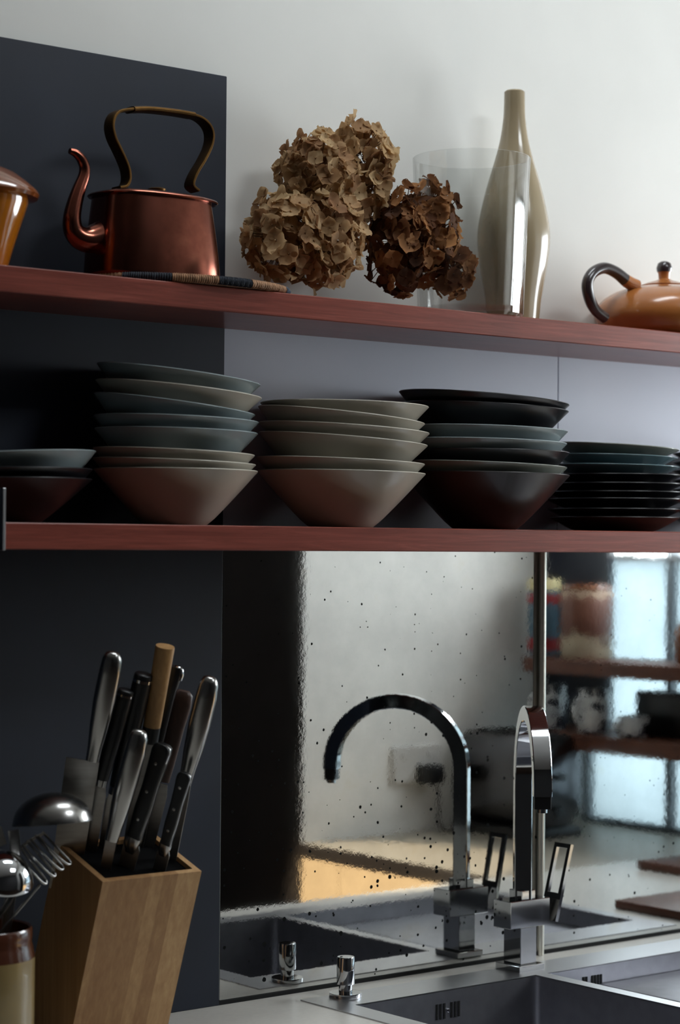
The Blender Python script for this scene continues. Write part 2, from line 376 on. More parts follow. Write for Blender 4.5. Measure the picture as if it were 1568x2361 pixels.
# ---- shelves
SL = at(12, 1235, -DL).x
o = box('lower_shelf', SL, XR, -DL, .0005, ZL - TH, ZL, M['shelf'], bev=.0012, origin=(SL, -.1, ZL - TH)); tag(o, 'red-brown wooden shelf carrying the stacked bowls and plates', 'shelf')
o = box('upper_shelf', -1.6, XR, -DU, .0005, ZU - TH, ZU, M['shelf'], bev=.0012, origin=(-1.6, -.1, ZU - TH)); tag(o, 'red-brown wooden shelf carrying the kettle, dried flowers and teapot', 'shelf')
a = at(8, 1125, -DL).z
o = box('shelf_end_plate', SL - .0045, SL - .0005, -DL - .002, -.004, ZL - TH - .001, a, M['steel'], bev=.0005); tag(o, 'thin upright steel plate at the end of the bowl shelf', 'bracket')

# ================================================================== worktop and sink
CY = -.635                                     # front edge of worktop
SX0, SX1, SY0, SY1 = .1120, 1.02, -.575, -.0484
vs = []; fs = []
addbox(-1.8, SX0, CY, 0, ZC - .04, ZC); addbox(SX0, SX1, SY1, 0, ZC - .04, ZC); addbox(SX0, SX1, CY, SY0, ZC - .04, ZC); addbox(SX1, XR, CY, 0, ZC - .04, ZC)
o = mk('worktop', vs, fs, M['counter'], origin=(0, -.3, ZC - .04)); tag(o, 'pale worktop under the knife block and around the steel sink', 'worktop')
for w_, x in zip(('at the far end of the worktop from the sink', 'next but one to the sink', 'under the knife block', 'under the large sink basin', 'under the sink drainer'), (-1.8, -1.2, -.6, 0, .6)):
    c = empty('base_cabinet', (x + .3, -.3, 0), 'cream base cabinet ' + w_, 'cabinet', 'base cabinets below the worktop')
    box('body', x + .002, x + .598, CY + .05, -.002, .08, ZC - .24, M['cab'], c); box('plinth', x + .002, x + .598, CY + .09, -.05, 0, .08, M['dark_cab'], c)
    d = box('door', x + .004, x + .596, CY + .03, CY + .049, .09, ZC - .0402, M['cab'], c, bev=.001)
BX0, BX1, DX1, B2X1 = .1526, .5110, .5349, .6480
BY1, BY0 = -.1225, -.530
sk = empty('kitchen_sink', ((SX0 + SX1)/2, -.3, ZC), 'stainless steel double sink let into the pale worktop', 'sink')
def flat(name, rects, z, mat, t=.0018):
    vs.clear(); fs.clear()
    for x0, x1, y0, y1 in rects: addbox(x0, x1, y0, y1, z - .0005, z + t - .0005)
    return mk(name, vs, fs, mat, sk)
DRX = .6480; DRZ = ZC - .028
flat('rim', [(SX0, BX0, SY0, SY1), (BX0, SX1 - .03, BY1, SY1), (BX0, SX1 - .03, SY0, BY0), (BX1, DX1, BY0, BY1), (SX1 - .03, SX1, SY0, SY1)], ZC + .0003, M['steel'])
def basin(name, x0, x1, y0, y1, dep, mat):
    v = []; f = []
    zt, zb = ZC + .0005, ZC - dep; r = .012
    def ring(z, ins):
        b = len(v)
        for cx, cy, a0 in ((x1 - r, y1 - r, 0), (x0 + r, y1 - r, 90), (x0 + r, y0 + r, 180), (x1 - r, y0 + r, 270)):
            for k in range(5):
                a = math.radians(a0 + k*22.5); q = r - ins
                v.append((cx + q*math.cos(a), cy + q*math.sin(a), z))
        return list(range(b, b + 20))
    rs = [ring(zt, 0), ring(zb + .012, 0), ring(zb + .003, .004), ring(zb, .011)]
    for A, B in zip(rs, rs[1:]):
        for i in range(20): f.append((A[i], A[(i + 1) % 20], B[(i + 1) % 20], B[i]))
    f.append(tuple(rs[-1])); return mk(name, v, f, mat, sk, True, angle=.6)
b1 = basin('basin', BX0, BX1, BY0, BY1, .18, M['steel_dark']); b2 = basin('basin', DX1, SX1 - .03, BY0, BY1, .18, M['steel_dark'])
tray = box('drainer_tray', DRX, SX1 - .034, BY0 + .004, BY1 - .004, ZC - .10, DRZ, M['steel_dark'], sk, bev=.003)
def slots(px0, px1, py0, py1, par, ks, n=7):
    a = at(px0, py0, BY1 - .0004); b = at(px1, py1, BY1 - .0004)
    for k in ks:
        x = a.x + (b.x - a.x)*k/(n - 1)
        box('overflow_slot', x - .0017, x + .0017, BY1 - .0012, BY1 + .0002, b.z, a.z, M['slot'], par)
    return a, b
a, b = slots(1008, 1058, 2316, 2343, b1, (0, 1, 2, 4, 5, 6))
xm, zm = (a.x + b.x)/2, (a.z + b.z)/2
lathe('overflow_screw', [(0, 0), (.003, 0), (.003, .002), (0, .003)], (xm, BY1 - .0004, zm), M['chrome'], b1, 12, Matrix.Rotation(math.pi/2, 4, 'X'))
slots(1346, 1386, 2253, 2268, b2, (0, 1, 3, 4, 5, 6))

# ---- soap dispenser
p = Vector((.1790, -.0690, ZC + .0015)); s = mpp(p)
sd = empty('soap_dispenser', p, 'short chrome push dispenser standing at the corner of the sink', 'dispenser')
lathe('base_ring', [(0, 0), (.0235, 0), (.0240, .002), (.0235, .006), (.012, .0065), (0, .0065)], p, M['chrome'], sd)
lathe('nozzle_stem', [(0, .006), (.0098, .006), (.0098, .018), (.0130, .0185)], p, M['chrome'], sd)
lathe('push_cap', [(.0098, .0175), (.0128, .018), (.0131, .019), (.0131, .056), (.0122, .0575), (0, .058)], p, M['chrome'], sd)

# ---- tap
fx, fy = .5285, -.0700; zt = ZC + .0015
fa = empty('kitchen_tap', (fx, fy, zt), 'square chrome mixer tap with tall arched spout on the sink', 'tap')
box('base_plate', fx - .027, fx + .027, fy - .027, fy + .027, zt, zt + .009, M['chrome'], fa, .0008)
cw = .0172
box('column', fx - cw, fx + cw, fy - .019, fy + .019, zt + .009, zt + .066, M['chrome'], fa, .0008)
box('valve_bar', fx - cw - .0216, fx + cw + .028, fy - .0195, fy + .0195, zt + .066, zt + .108, M['chrome'], fa, .0008)
dirv = Vector((-.597, -.803, 0)).normalized(); sidev = Vector((dirv.y, -dirv.x, 0))
b = Vector((fx + .004, fy, 0)); Rr = .108; zc_ = ZC + .2965
pts = [b + Vector((0, 0, zt + .108)), b + Vector((0, 0, zt + .15)), b + Vector((0, 0, zc_ - .03))]
for k in range(25):
    t = math.pi*k/24; pts.append(b + dirv*(Rr - Rr*math.cos(t)) + Vector((0, 0, zc_ + Rr*math.sin(t))))
tip = pts[-1]
pts.append(tip - Vector((0, 0, .004)))
rectbar('spout', pts, .0135, .0115, sidev, M['chrome'], fa)
box('spout_collar', b.x - .0145, b.x + .0145, b.y - .0145, b.y + .0145, zt + .108, zt + .122, M['chrome'], fa, .001)
hd = rectbar('spray_head', [tip - Vector((0, 0, .004)), tip - Vector((0, 0, .022))], .0122, .010, sidev, M['black'], fa)
bar('aerator', [tip - Vector((0, 0, .022)), tip - Vector((0, 0, .028))], .0075, .0075, sidev, M['chrome'], hd, n=2)
# lever: a flat open frame at the end of the valve bar
lu = Vector((0, -1, 0)); lh = Vector((.235, -.04, .97)).normalized(); ln = lu.cross(lh).normalized()
lb = Vector((fx + cw + .045, fy + .018, zt + .070))
def slab(name, u0, u1, h0, h1, par, t=.003):
    v = [lb + lu*u + lh*h + ln*n_ for n_ in (-t, t) for h in (h0, h1) for u in (u0, u1)]
    return mk(name, v, [(0, 2, 3, 1), (4, 5, 7, 6), (0, 1, 5, 4), (2, 6, 7, 3), (0, 4, 6, 2), (1, 3, 7, 5)], M['chrome'], par)
lev = slab('lever', 0, .036, -.002, .042, fa)
slab('lever_bar', 0, .0065, .042, .120, lev); slab('lever_bar', .0295, .036, .042, .120, lev); slab('lever_bar', .0065, .0295, .113, .120, lev)
o = lathe('chrome_pole', [(0, 0), (.0058, 0), (.0058, ZL - TH - ZC - .0005), (0, ZL - TH - ZC - .0005)], (PX, -.0065, ZC + .0003), M['pole'], None, 20); tag(o, 'slim upright chrome pole from worktop to bowl shelf behind the tap', 'pole')

# ================================================================== bowls and plates on the lower shelf
Fh = Vector((F_.x, F_.y, 0)).normalized()
def bowl_prof(r, h, br, foot):
    p = [(0, -foot), (br*.94, -foot), (br, -foot + .001)]
    if foot > .001: p.append((br, 0))
    n = 7
    for k in range(1, n + 1):
        t = k/n; p.append((br + (r - br)*t, h*(t**1.07)))
    p += [(r - .0006, h + .0011), (r - .0018, h + .0013), (r - .0030, h + .0004)]
    for k in range(n - 1, 0, -1):
        t = k/n; p.append((max(br + (r - br)*t - .0034, .004), h*(t**1.07) + .0012))
    p += [(br*.92, .0036), (0, .0034)]
    return p
def stack(specs, Y, label_of, group, ratio=.63, brr=.39, floor_z=None, name='bowl', hfix=None):
    zprev = floor_z
    for (xl, yl, xr, yr, mat, lab) in specs:
        c = at((xl + xr)/2, (yl + yr)/2, Y); s = mpp(c); r = (xr - xl)/2*s
        ang = math.atan2((yr - yl) - .00775*(xr - xl), xr - xl)
        h = hfix if hfix else r*ratio
        rot = Matrix.Rotation(ang, 3, Fh)
        q = c - rot @ Vector((0, 0, h))
        if zprev is not None and zprev == floor_z:
            h = h + (q.z - floor_z)/rot[2][2]; q = c - rot @ Vector((0, 0, h)); foot = 0
            if abs(ang) > .001: q = Vector((q.x, q.y, q.z + abs(math.sin(ang))*r*brr)); h -= abs(math.sin(ang))*r*brr
        else:
            foot = max(0, q.z - zprev - .0040)
            if foot < .0015: foot = 0
        o = lathe(name, bowl_prof(r, h, r*brr, foot), (0, 0, 0), M[mat], None, 64)
        o.location = q; o.rotation_euler = rot.to_euler()
        tag(o, lab, 'plate' if name == 'plate' else 'bowl', group)
        zprev = q.z
nth = ['lowest', 'second', 'third', 'fourth', 'fifth', 'sixth', 'seventh', 'eighth', 'ninth']
def lab(k, look, where): return f'{look}, {"lowest" if k == 0 else nth[k] + " up"} in the {where}'
wA, wB, wC, wD, wE, wF = ('stack beside the steel end plate', 'stack straddling the edge of the dark wall board', 'all-beige bowl stack',
                          'mostly black bowl stack', 'low plate stack beside the black bowls', 'plate stack past the low plates')
G = 'bowls and plates stacked on the lower shelf'
A = [(-176, 1106, 212, 1106, 'blackware', 'black bowl'), (-176, 1085, 213, 1083, 'blackware', 'black bowl'), (-170, 1058, 221, 1041, 'bluegrey', 'pale blue-grey bowl')]
B = [(216, 1083, 595, 1088, 'beige', 'deep beige bowl'), (214, 1058, 590, 1073, 'beige', 'beige bowl'), (214, 1034, 588, 1051, 'beige', 'grey-beige bowl'),
     (216, 990, 595, 1001, 'bluegrey', 'blue-grey bowl'), (214, 960, 597, 975, 'bluegrey', 'blue-grey bowl'), (214, 908, 590, 958, 'bluegrey', 'tilted blue-grey bowl'),
     (220, 878, 605, 919, 'beige', 'tilted beige bowl'), (222, 840, 603, 889, 'bluegrey', 'tilted blue-grey bowl')]
C = [(592, 1086, 982, 1094, 'beige', 'deep beige bowl'), (590, 1055, 980, 1072, 'beige', 'beige bowl'), (596, 998, 987, 1029, 'beige', 'beige bowl'),
     (596, 975, 991, 1001, 'beige', 'beige bowl'), (594, 938, 981, 979, 'beige', 'tilted beige bowl'), (600, 930, 989, 940, 'beige', 'beige bowl')]
D = [(925, 1090, 1313, 1098, 'ironware', 'deep black-brown bowl'), (922, 1064, 1307, 1080, 'olive', 'grey bowl'), (925, 1040, 1313, 1046, 'blackware', 'black bowl'),
     (920, 1014, 1307, 1025, 'bluegrey', 'blue-grey bowl'), (922, 984, 1309, 997, 'bluegrey', 'blue-grey bowl'), (925, 930, 1311, 951, 'blackware', 'black bowl'), (919, 903, 1313, 936, 'blackware', 'tilted black bowl')]
for S, w, Y in ((A, wA, -.118), (B, wB, -.118), (C, wC, -.122), (D, wD, -.130)):
    sp = [(a, b, c, d, m, lab(k, look, w)) for k, (a, b, c, d, m, look) in enumerate(S)]
    stack(sp, Y, None, G, floor_z=ZL + .0005)
E_ = [(1268, 1193, 1566, 1195, 'ironware', 'red-brown plate')] + [(1262 - k % 2*3, y - 2, 1572 + (k*7) % 9, y, 'blackware', 'black plate') for k, y in enumerate((1176, 1153, 1137, 1118, 1098))] + \
     [(1264, 1072, 1566, 1079, 'teal', 'dark teal plate'), (1266, 1049, 1562, 1058, 'teal', 'teal plate'), (1268, 1022, 1566, 1040, 'olive', 'grey-green plate')]
stack([(a, b, c, d, m, lab(k, look, wE)) for k, (a, b, c, d, m, look) in enumerate(E_)], -.118, None, G, floor_z=ZL + .0005, name='plate', brr=.62, hfix=.0185)
F = [(1552, y, 1872, y + 2, 'blackware', 'black plate') for y in (1194, 1174, 1152, 1130, 1108, 1086, 1066, 1046)]
stack([(a, b, c, d, m, lab(k, look, wF)) for k, (a, b, c, d, m, look) in enumerate(F)], -.118, None, G, floor_z=ZL + .0005, name='plate', brr=.62, hfix=.0185)

# ================================================================== on the upper shelf
# ---- amber pot with brown lid
p = at(-58, 609, -.092); p.z = ZU + .0005; s = mpp(p)
pot = empty('lidded_pot', p, 'amber glazed pot with a brown lid, beside the copper kettle', 'pot')
hb = (609 - 445)*s
lathe('pot_body', [(0, 0), (70*s, 0), (74*s, .004), (88*s, hb*.35), (106*s, hb*.7), (121*s, hb*.97), (121*s, hb + .004), (115*s, hb + .004), (100*s, hb*.7), (66*s, .008), (0, .007)], p, M['amber'], pot, 64)
lathe('lid', [(0, hb + .003), (124*s, hb + .003), (143*s, hb + .0045), (147*s, hb + .009), (143*s, hb + .014), (120*s, hb + .0250), (90*s, hb + .037), (50*s, hb + .046), (16*s, hb + .05), (0, hb + .05)], p, M['lidglaze'], pot, 64)
# ---- woven mat
mc = Vector((at(440, 650, -.105).x, -.102, ZU + .0005)); ma, mb = .150, .094
mat_o = empty('woven_mat', mc, 'round coiled fibre mat with dark bands lying under the copper kettle', 'mat')
n = 64
v = [mc + Vector((ma*.97*math.cos(2*math.pi*i/n), mb*.97*math.sin(2*math.pi*i/n), z)) for z in (.001, .0075) for i in range(n)]
f = [tuple(range(n))[::-1], tuple(range(n, 2*n))] + [(i, (i + 1) % n, n + (i + 1) % n, n + i) for i in range(n)]
mk('mat_weave', v, f, M['coil_tan'], mat_o)
angs = [(150, 206, 'coil_tan'), (206, 236, 'coil_navy'), (236, 262, 'coil_tan'), (262, 283, 'coil_navy'), (283, 318, 'coil_tan'), (318, 332, 'coil_blue'), (332, 380, 'coil_tan'), (380, 510, 'coil_navy')]
for a0, a1, mt in angs:
    pts = []
    for k in range(15):
        a = math.radians(a0 + (a1 - a0)*k/14); pts.append(mc + Vector((ma*math.cos(a), mb*math.sin(a), .0062)))
    # cord windings: a ribbed radius
    fine = [tuple(x) for x in smooth_pts([tuple(q) for q in pts], 5)]
    tube('coil_band', fine, [.0058 + .0006*math.sin(i*1.9) for i in range(len(fine))], M[mt], mat_o, 8)

# ---- copper kettle
kc = at(352, 628, -.100); kc.z = ZU + .0095; s = mpp(kc)
ket = empty('copper_kettle', kc, 'dented old copper kettle with curved spout and brass strap handle', 'kettle')
X_, Y_, Z_ = Vector((1, 0, 0)), Vector((0, 1, 0)), Vector((0, 0, 1))
hk = .1085; kx, ky = .0935, .0600
secs = []
for t, sc_ in ((0, .975), (.02, 1.0), (.06, 1.005), (.3, .985), (.6, .945), (.85, .905), (.97, .885), (1, .88)):
    secs.append((kc + Z_*(hk*t) - X_*.002*t, X_, Y_, kx*sc_, ky*sc_))
loft('body', secs, M['copper'], ket, 64, 2.9, angle=1.2)
top = kc + Z_*hk
loft('rim_plate', [(top + Z_*z, X_, Y_, kx*q, ky*q) for z, q in ((-.0005, .90), (-.0005, .97), (.0012, .985), (.003, .97), (.0065, .80), (.0085, .5), (.009, .2))], M['copper'], ket, 64, 2.6)
kt = at(362, 424, -.1)
lathe('lid_knob', [(0, 0), (.006, 0), (.005, .004), (.012, .0055), (.0125, .008), (.010, .0095), (0, .0095)], Vector((kt.x, -.1, top.z + .0085)), M['brass'], ket, 24)
sp = smooth_pts([(248, 540, 38), (226, 548, 34), (203, 553, 30), (183, 547, 26.5), (169, 530, 23), (166, 503, 20.5), (172, 470, 18), (182, 437, 15.5), (193, 408, 13.5), (195, 386, 12.5), (187, 366, 11.5), (174, 353, 9.5), (161, 348, 7)], 4)
tube('spout', [at(a, b, -.100) for a, b, r in sp], [r*s for a, b, r in sp], M['copper'], ket, 20)
hp = smooth_pts([(268, 434), (284, 430), (291, 412), (287, 385), (272, 350), (257, 318), (252, 288), (261, 264), (284, 255), (330, 254), (400, 261), (446, 269), (470, 284), (482, 306), (480, 335), (464, 370), (445, 402), (437, 428), (450, 441)], 4)
hpts = [at(a, b, -.100) for a, b in hp]
zmin = top.z + .0072
hpts = [Vector((q.x, q.y, max(q.z, zmin))) for q in hpts]
bar('handle', hpts, .0112, .0022, Y_, M['brass'], ket, n=5)
grip = [at(a, b, -.100) for a, b in smooth_pts([(300, 255), (340, 254.5), (400, 261), (440, 268)], 5)]
bar('handle_grip', [q + Z_*.0008 for q in grip], .0125, .0042, Y_, M['brass'], ket, n=3)
for px_ in (272, 446):
    q = at(px_, 440, -.1); lathe('rivet', [(0, 0), (.004, 0), (.003, .002), (0, .003)], Vector((q.x, -.1, zmin + .002)), M['brass'], ket, 10)

# ---- dried hydrangea heads
def petal_grid(a0, L_, w, cup, tw, rnd):
    """one rounded petal in local floret space"""
    vs, fs = [], []
    nu, nv = 5, 4
    for i in range(nu):
        t = i/(nu - 1); rr = .0015 + L_*t
        half = w*(math.sin(math.pi*min(1, .16 + t*.80))**.75)*(1 if t < .99 else .72)
        for j in range(nv):
            u = -1 + 2*j/(nv - 1)
            x = rr - .12*L_*u*u*t; y = half*u
            z = cup*L_*(t*t*.8 + .35*u*u*t) + .1*L_*math.sin(3*t + 4*u + rnd)*t + tw*y
            c, s_ = math.cos(a0), math.sin(a0); vs.append((x*c - y*s_, x*s_ + y*c, z))
    for i in range(nu - 1):
        for j in range(nv - 1):
            a = i*nv + j; fs.append((a, a + 1, a + nv + 1, a + nv))
    return vs, fs
def floret_mesh(i, mat):
    rng = random.Random(i*13 + 5); vs, fs = [], []
    for k in range(4):
        a = k*math.pi/2 + rng.uniform(-.2, .2)
        v, f = petal_grid(a, rng.uniform(.0125, .0165), rng.uniform(.0085, .0105), rng.uniform(-.25, .55), rng.uniform(-.3, .3), rng.uniform(0, 6))
        b = len(vs); vs += v; fs += [tuple(b + q for q in ff) for ff in f]
    # tiny centre bead
    b = len(vs)
    for (x, y, z) in ((1, 0, 0), (-1, 0, 0), (0, 1, 0), (0, -1, 0), (0, 0, 1), (0, 0, -1)): vs.append((x*.0016, y*.0016, z*.0016 + .001))
    fs += [tuple(b + q for q in t) for t in ((0, 2, 4), (2, 1, 4), (1, 3, 4), (3, 0, 4), (2, 0, 5), (1, 2, 5), (3, 1, 5), (0, 3, 5))]
    me = bpy.data.meshes.new('floret'); me.from_pydata(vs, [], fs)
    for pgn in me.polygons: pgn.use_smooth = True
    me.materials.append(mat); return me
def hydrangea(label, lobes, mat, nfl, seed, size=1.0):
    rng = random.Random(seed); meshes = [floret_mesh(seed*10 + i, mat) for i in range(6)]
    c0 = sum((Vector(l[0]) for l in lobes), Vector())/len(lobes)
    base = Vector((c0.x, c0.y, ZU + .001))
    root = empty('dried_hydrangea', base, label, 'dried flower', 'dried hydrangea heads on the upper shelf')
    sv, sf = [], []; tot = sum(l[1]*l[2] for l in lobes)
    for (c, rx, rz, ry) in lobes:
        c = Vector(c); n_ = int(nfl*rx*rz/tot); k = 0; pts = []
        for i in range(n_):
            z = 1 - 2*(i + .5)/n_; a = i*2.39996 + rng.uniform(-.3, .3)
            d = Vector((math.sqrt(1 - z*z)*math.cos(a), math.sqrt(1 - z*z)*math.sin(a), z))
            sc_ = rng.uniform(.74, 1.0) if rng.random() < .8 else rng.uniform(.5, .75)
            pos = c + Vector((d.x*rx, d.y*ry, d.z*rz))*sc_
            nrm = Vector((d.x/rx, d.y/ry, d.z/rz)).normalized()
            nrm = (nrm + Vector((rng.uniform(-.55, .55), rng.uniform(-.55, .55), rng.uniform(-.4, .55)))).normalized()
            if pos.z < ZU + .012: pos.z = ZU + .012 + rng.uniform(0, .006)
            if pos.y > -.016: pos.y = -.016
            inside = any(l[0] != tuple(c) and l is not None and ((pos.x - l[0][0])/l[1])**2 + ((pos.y - l[0][1])/l[3])**2 + ((pos.z - l[0][2])/l[2])**2 < .45 for l in lobes if Vector(l[0]) != c)
            if inside: continue
            o = bpy.data.objects.new('floret', meshes[rng.randrange(6)]); col.objects.link(o); o.parent = root
            q = nrm.to_track_quat('Z', 'Y'); q = q @ Matrix.Rotation(rng.uniform(0, 6.28), 3, 'Z').to_quaternion()
            o.rotation_euler = q.to_euler(); sz = size*rng.uniform(.8, 1.2); o.scale = (sz,)*3
            lim = .0135*sz
            if pos.z < ZU + lim: pos.z = ZU + lim
            o.location = pos - base
            # stalk
            a_, b_ = c + (pos - c)*.15, pos - nrm*.001
            dv = (b_ - a_)
            if dv.length > .01:
                dn = dv.normalized(); u = dn.orthogonal().normalized(); w = dn.cross(u); b0 = len(sv)
                for q_ in (a_, b_):
                    for t in range(3): sv.append(q_ + (u*math.cos(t*2.094) + w*math.sin(t*2.094))*.0007)
                for t in range(3): sf.append((b0 + t, b0 + (t + 1) % 3, b0 + 3 + (t + 1) % 3, b0 + 3 + t))
    st = mk('stalks', sv, sf, M['stem'], root); st['kind'] = 'stuff'
    return root
def lobe(px, py, Y, rx, rz, ry):
    c = at(px, py, Y); s = mpp(c); return (tuple(c), rx*s, rz*s, ry*s)
hydrangea('large tan dried hydrangea head lying on the shelf beside the kettle', [lobe(655, 548, -.092, 97, 112, 100), lobe(742, 548, -.100, 92, 122, 105)], M['petal_tan'], 235, 3, 1.02)
hydrangea('tan dried hydrangea head resting on top of the other tan one', [lobe(735, 395, -.085, 92, 92, 90), lobe(830, 362, -.080, 68, 92, 85), lobe(820, 445, -.085, 62, 66, 75)], M['petal_tan'], 230, 5, 1.0)
hydrangea('dark brown dried hydrangea head in front of the clear glass cylinder', [lobe(922, 560, -.105, 80, 132, 95), lobe(985, 535, -.110, 68, 124, 90), lobe(1040, 622, -.115, 52, 64, 60)], M['petal_brown'], 215, 8, 1.0)

# ---- glass cylinder
p = at(1085, 722, -.115); p.z = ZU + .0005; s = mpp(p)
zt_ = at(1094, 368, -.115).z - p.z
rb, rt = 122*s, 136*s
o = lathe('glass_cylinder', [(0, 0), (rb - .004, 0), (rb, .004)] + [(rb + (rt - rb)*t, .004 + (zt_ - .004)*t) for t in (.25, .5, .75, 1)] + [(rt - .0012, zt_ + .0012), (rt - .0024, zt_)] +
          [(rb + (rt - rb)*t - .0028, .014 + (zt_ - .014)*t) for t in (.75, .5, .25)] + [(rb - .004, .014), (rb - .008, .0115), (0, .011)], p, M['glass'], None, 96)
tag(o, 'wide clear glass cylinder vase in front of the tall cream bottle', 'vase')
# ---- bottle vase
p = at(1183, 738, -.060); p.z = ZU + .0005; s = mpp(p)
prof = [(735, 0), (735, 58), (728, 61), (690, 65), (650, 72), (600, 80), (560, 84), (525, 83), (490, 77), (450, 68), (410, 57), (370, 45), (330, 34.5), (295, 28.5), (260, 25), (216, 24), (212, 23), (212, 18), (260, 17)]
z0 = at(1183, 738, -.060).z
def zat(y): return at(1183, y, -.060).z - z0
off = z0 - p.z
prof2 = [((r*s), (zat(y) + off) if i > 1 else 0) for i, (y, r) in enumerate(prof)]
sm = [prof2[0]] + [(max(0, a), b) for a, b in smooth_pts(prof2[1:], 3)] + [(0, zat(262) + off)]
o = lathe('bottle_vase', sm, p, M['vase'], None, 64); tag(o, 'tall cream ceramic bottle with slender neck, behind the glass cylinder', 'vase')
# ---- teapot
p = at(1531, 766, -.092); p.z = ZU + .0005; s = mpp(p)
tp = empty('teapot', p, 'squat honey-brown stoneware teapot with dark loop handle', 'teapot')
zz = lambda y: (766 - y)*s
prof = smooth_pts([(118, 766), (140, 754), (158, 730), (160, 708), (146, 682), (112, 660), (70, 648), (44, 645)], 4)
lathe('body', [(0, .0)] + [(r*s, max(0, zz(y))) for r, y in prof] + [(38*s, zz(645)), (38*s, zz(655)), (100*s, zz(680)), (0, zz(740))], p, M['teapot'], tp, 64)
lathe('lid', [(0, zz(645)), (52*s, zz(646)), (54*s, zz(643)), (40*s, zz(637)), (20*s, zz(632)), (13*s, zz(628)), (14*s, zz(616)), (16*s, zz(611)), (0, zz(611))], p, M['teapot'], tp, 48)
lathe('lid_knob', [(0, zz(612)), (17*s, zz(612)), (18.5*s, zz(603)), (15*s, zz(592)), (8*s, zz(587.5)), (0, zz(587))], p, M['tdark'], tp, 32)
hd_ = smooth_pts([(1466, 660, 16), (1445, 648, 14.5), (1420, 628, 13.5), (1392, 618, 13), (1366, 630, 13), (1354, 656, 13), (1360, 690, 13), (1374, 716, 12.5), (1395, 733, 13)], 5)
hp_ = [(at(a, b, -.092), r*s) for a, b, r in hd_]
tube('handle', [q for q, r in hp_[5:]], [r for q, r in hp_[5:]], M['tdark'], tp, 16)
tube('handle_root', [q for q, r in hp_[:7]], [r*1.02 for q, r in hp_[:7]], M['teapot'], tp, 16)
spo = [(p + Vector((.088, 0, .03)), .022), (p + Vector((.118, 0, .046)), .016), (p + Vector((.138, 0, .068)), .012), (p + Vector((.152, 0, .080)), .010)]
spo = smooth_pts([tuple(q) + (r,) for q, r in spo], 4)
tube('spout', [q[:3] for q in spo], [q[3] for q in spo], M['teapot'], tp, 16)

# ================================================================== knife block
PHI = math.radians(19); ax = Vector((0, -math.sin(PHI), math.cos(PHI))); bk = Vector((0, math.cos(PHI), math.sin(PHI)))
FL = at(237, 2033, -.24); FR = at(465, 2009, -.24); zf = (FL.z + FR.z)/2
bx0, bx1 = FL.x, FR.x; DB = .112
def bpt(x, d, drop=0):                         # on the sloping top: d back from the front edge
    return Vector((x, -.24, zf)) + bk*d - ax*drop
def down(q):                                   # along the lean to the worktop
    return q - ax*((q.z - ZC - .0005)/ax.z)
kb = empty('knife_block', ((bx0 + bx1)/2, -.12, ZC + .0005), 'leaning wooden knife block full of kitchen knives', 'knife block')
def board(name, x0, x1, d0, d1):
    t = [bpt(x0, d0), bpt(x1, d0), bpt(x1, d1), bpt(x0, d1)]; b = [down(q) for q in t]
    mk(name, t + b, [(0, 1, 2, 3), (4, 7, 6, 5), (0, 4, 5, 1), (1, 5, 6, 2), (2, 6, 7, 3), (3, 7, 4, 0)], M['block'], kb)
wt = .0085
board('front_board', bx0, bx1, 0, wt); board('back_board', bx0, bx1, DB - wt, DB); board('side_board', bx0, bx0 + wt, wt, DB - wt); board('side_board', bx1 - wt, bx1, wt, DB - wt)
t = [bpt(x, d, .006) for x, d in ((bx0 + wt, wt), (bx1 - wt, wt), (bx1 - wt, DB - wt), (bx0 + wt, DB - wt))]; b = [q - ax*.12 for q in t]
mk('bristle_insert', t + b, [(0, 1, 2, 3), (4, 7, 6, 5), (0, 4, 5, 1), (1, 5, 6, 2), (2, 6, 7, 3), (3, 7, 4, 0)], M['rubber'], kb)
def on_top(px, py):                            # pixel on the sloping top plane
    d = ray(px, py); o_ = bpt(bx0, 0); n_ = ax; return CAM + d*((o_ - CAM).dot(n_)/d.dot(n_))
def on_lean(px, py, e):                        # plane through e that holds X and the leaning axis
    d = ray(px, py); n_ = Vector((0, math.cos(PHI), math.sin(PHI))); return CAM + d*((e - CAM).dot(n_)/d.dot(n_))
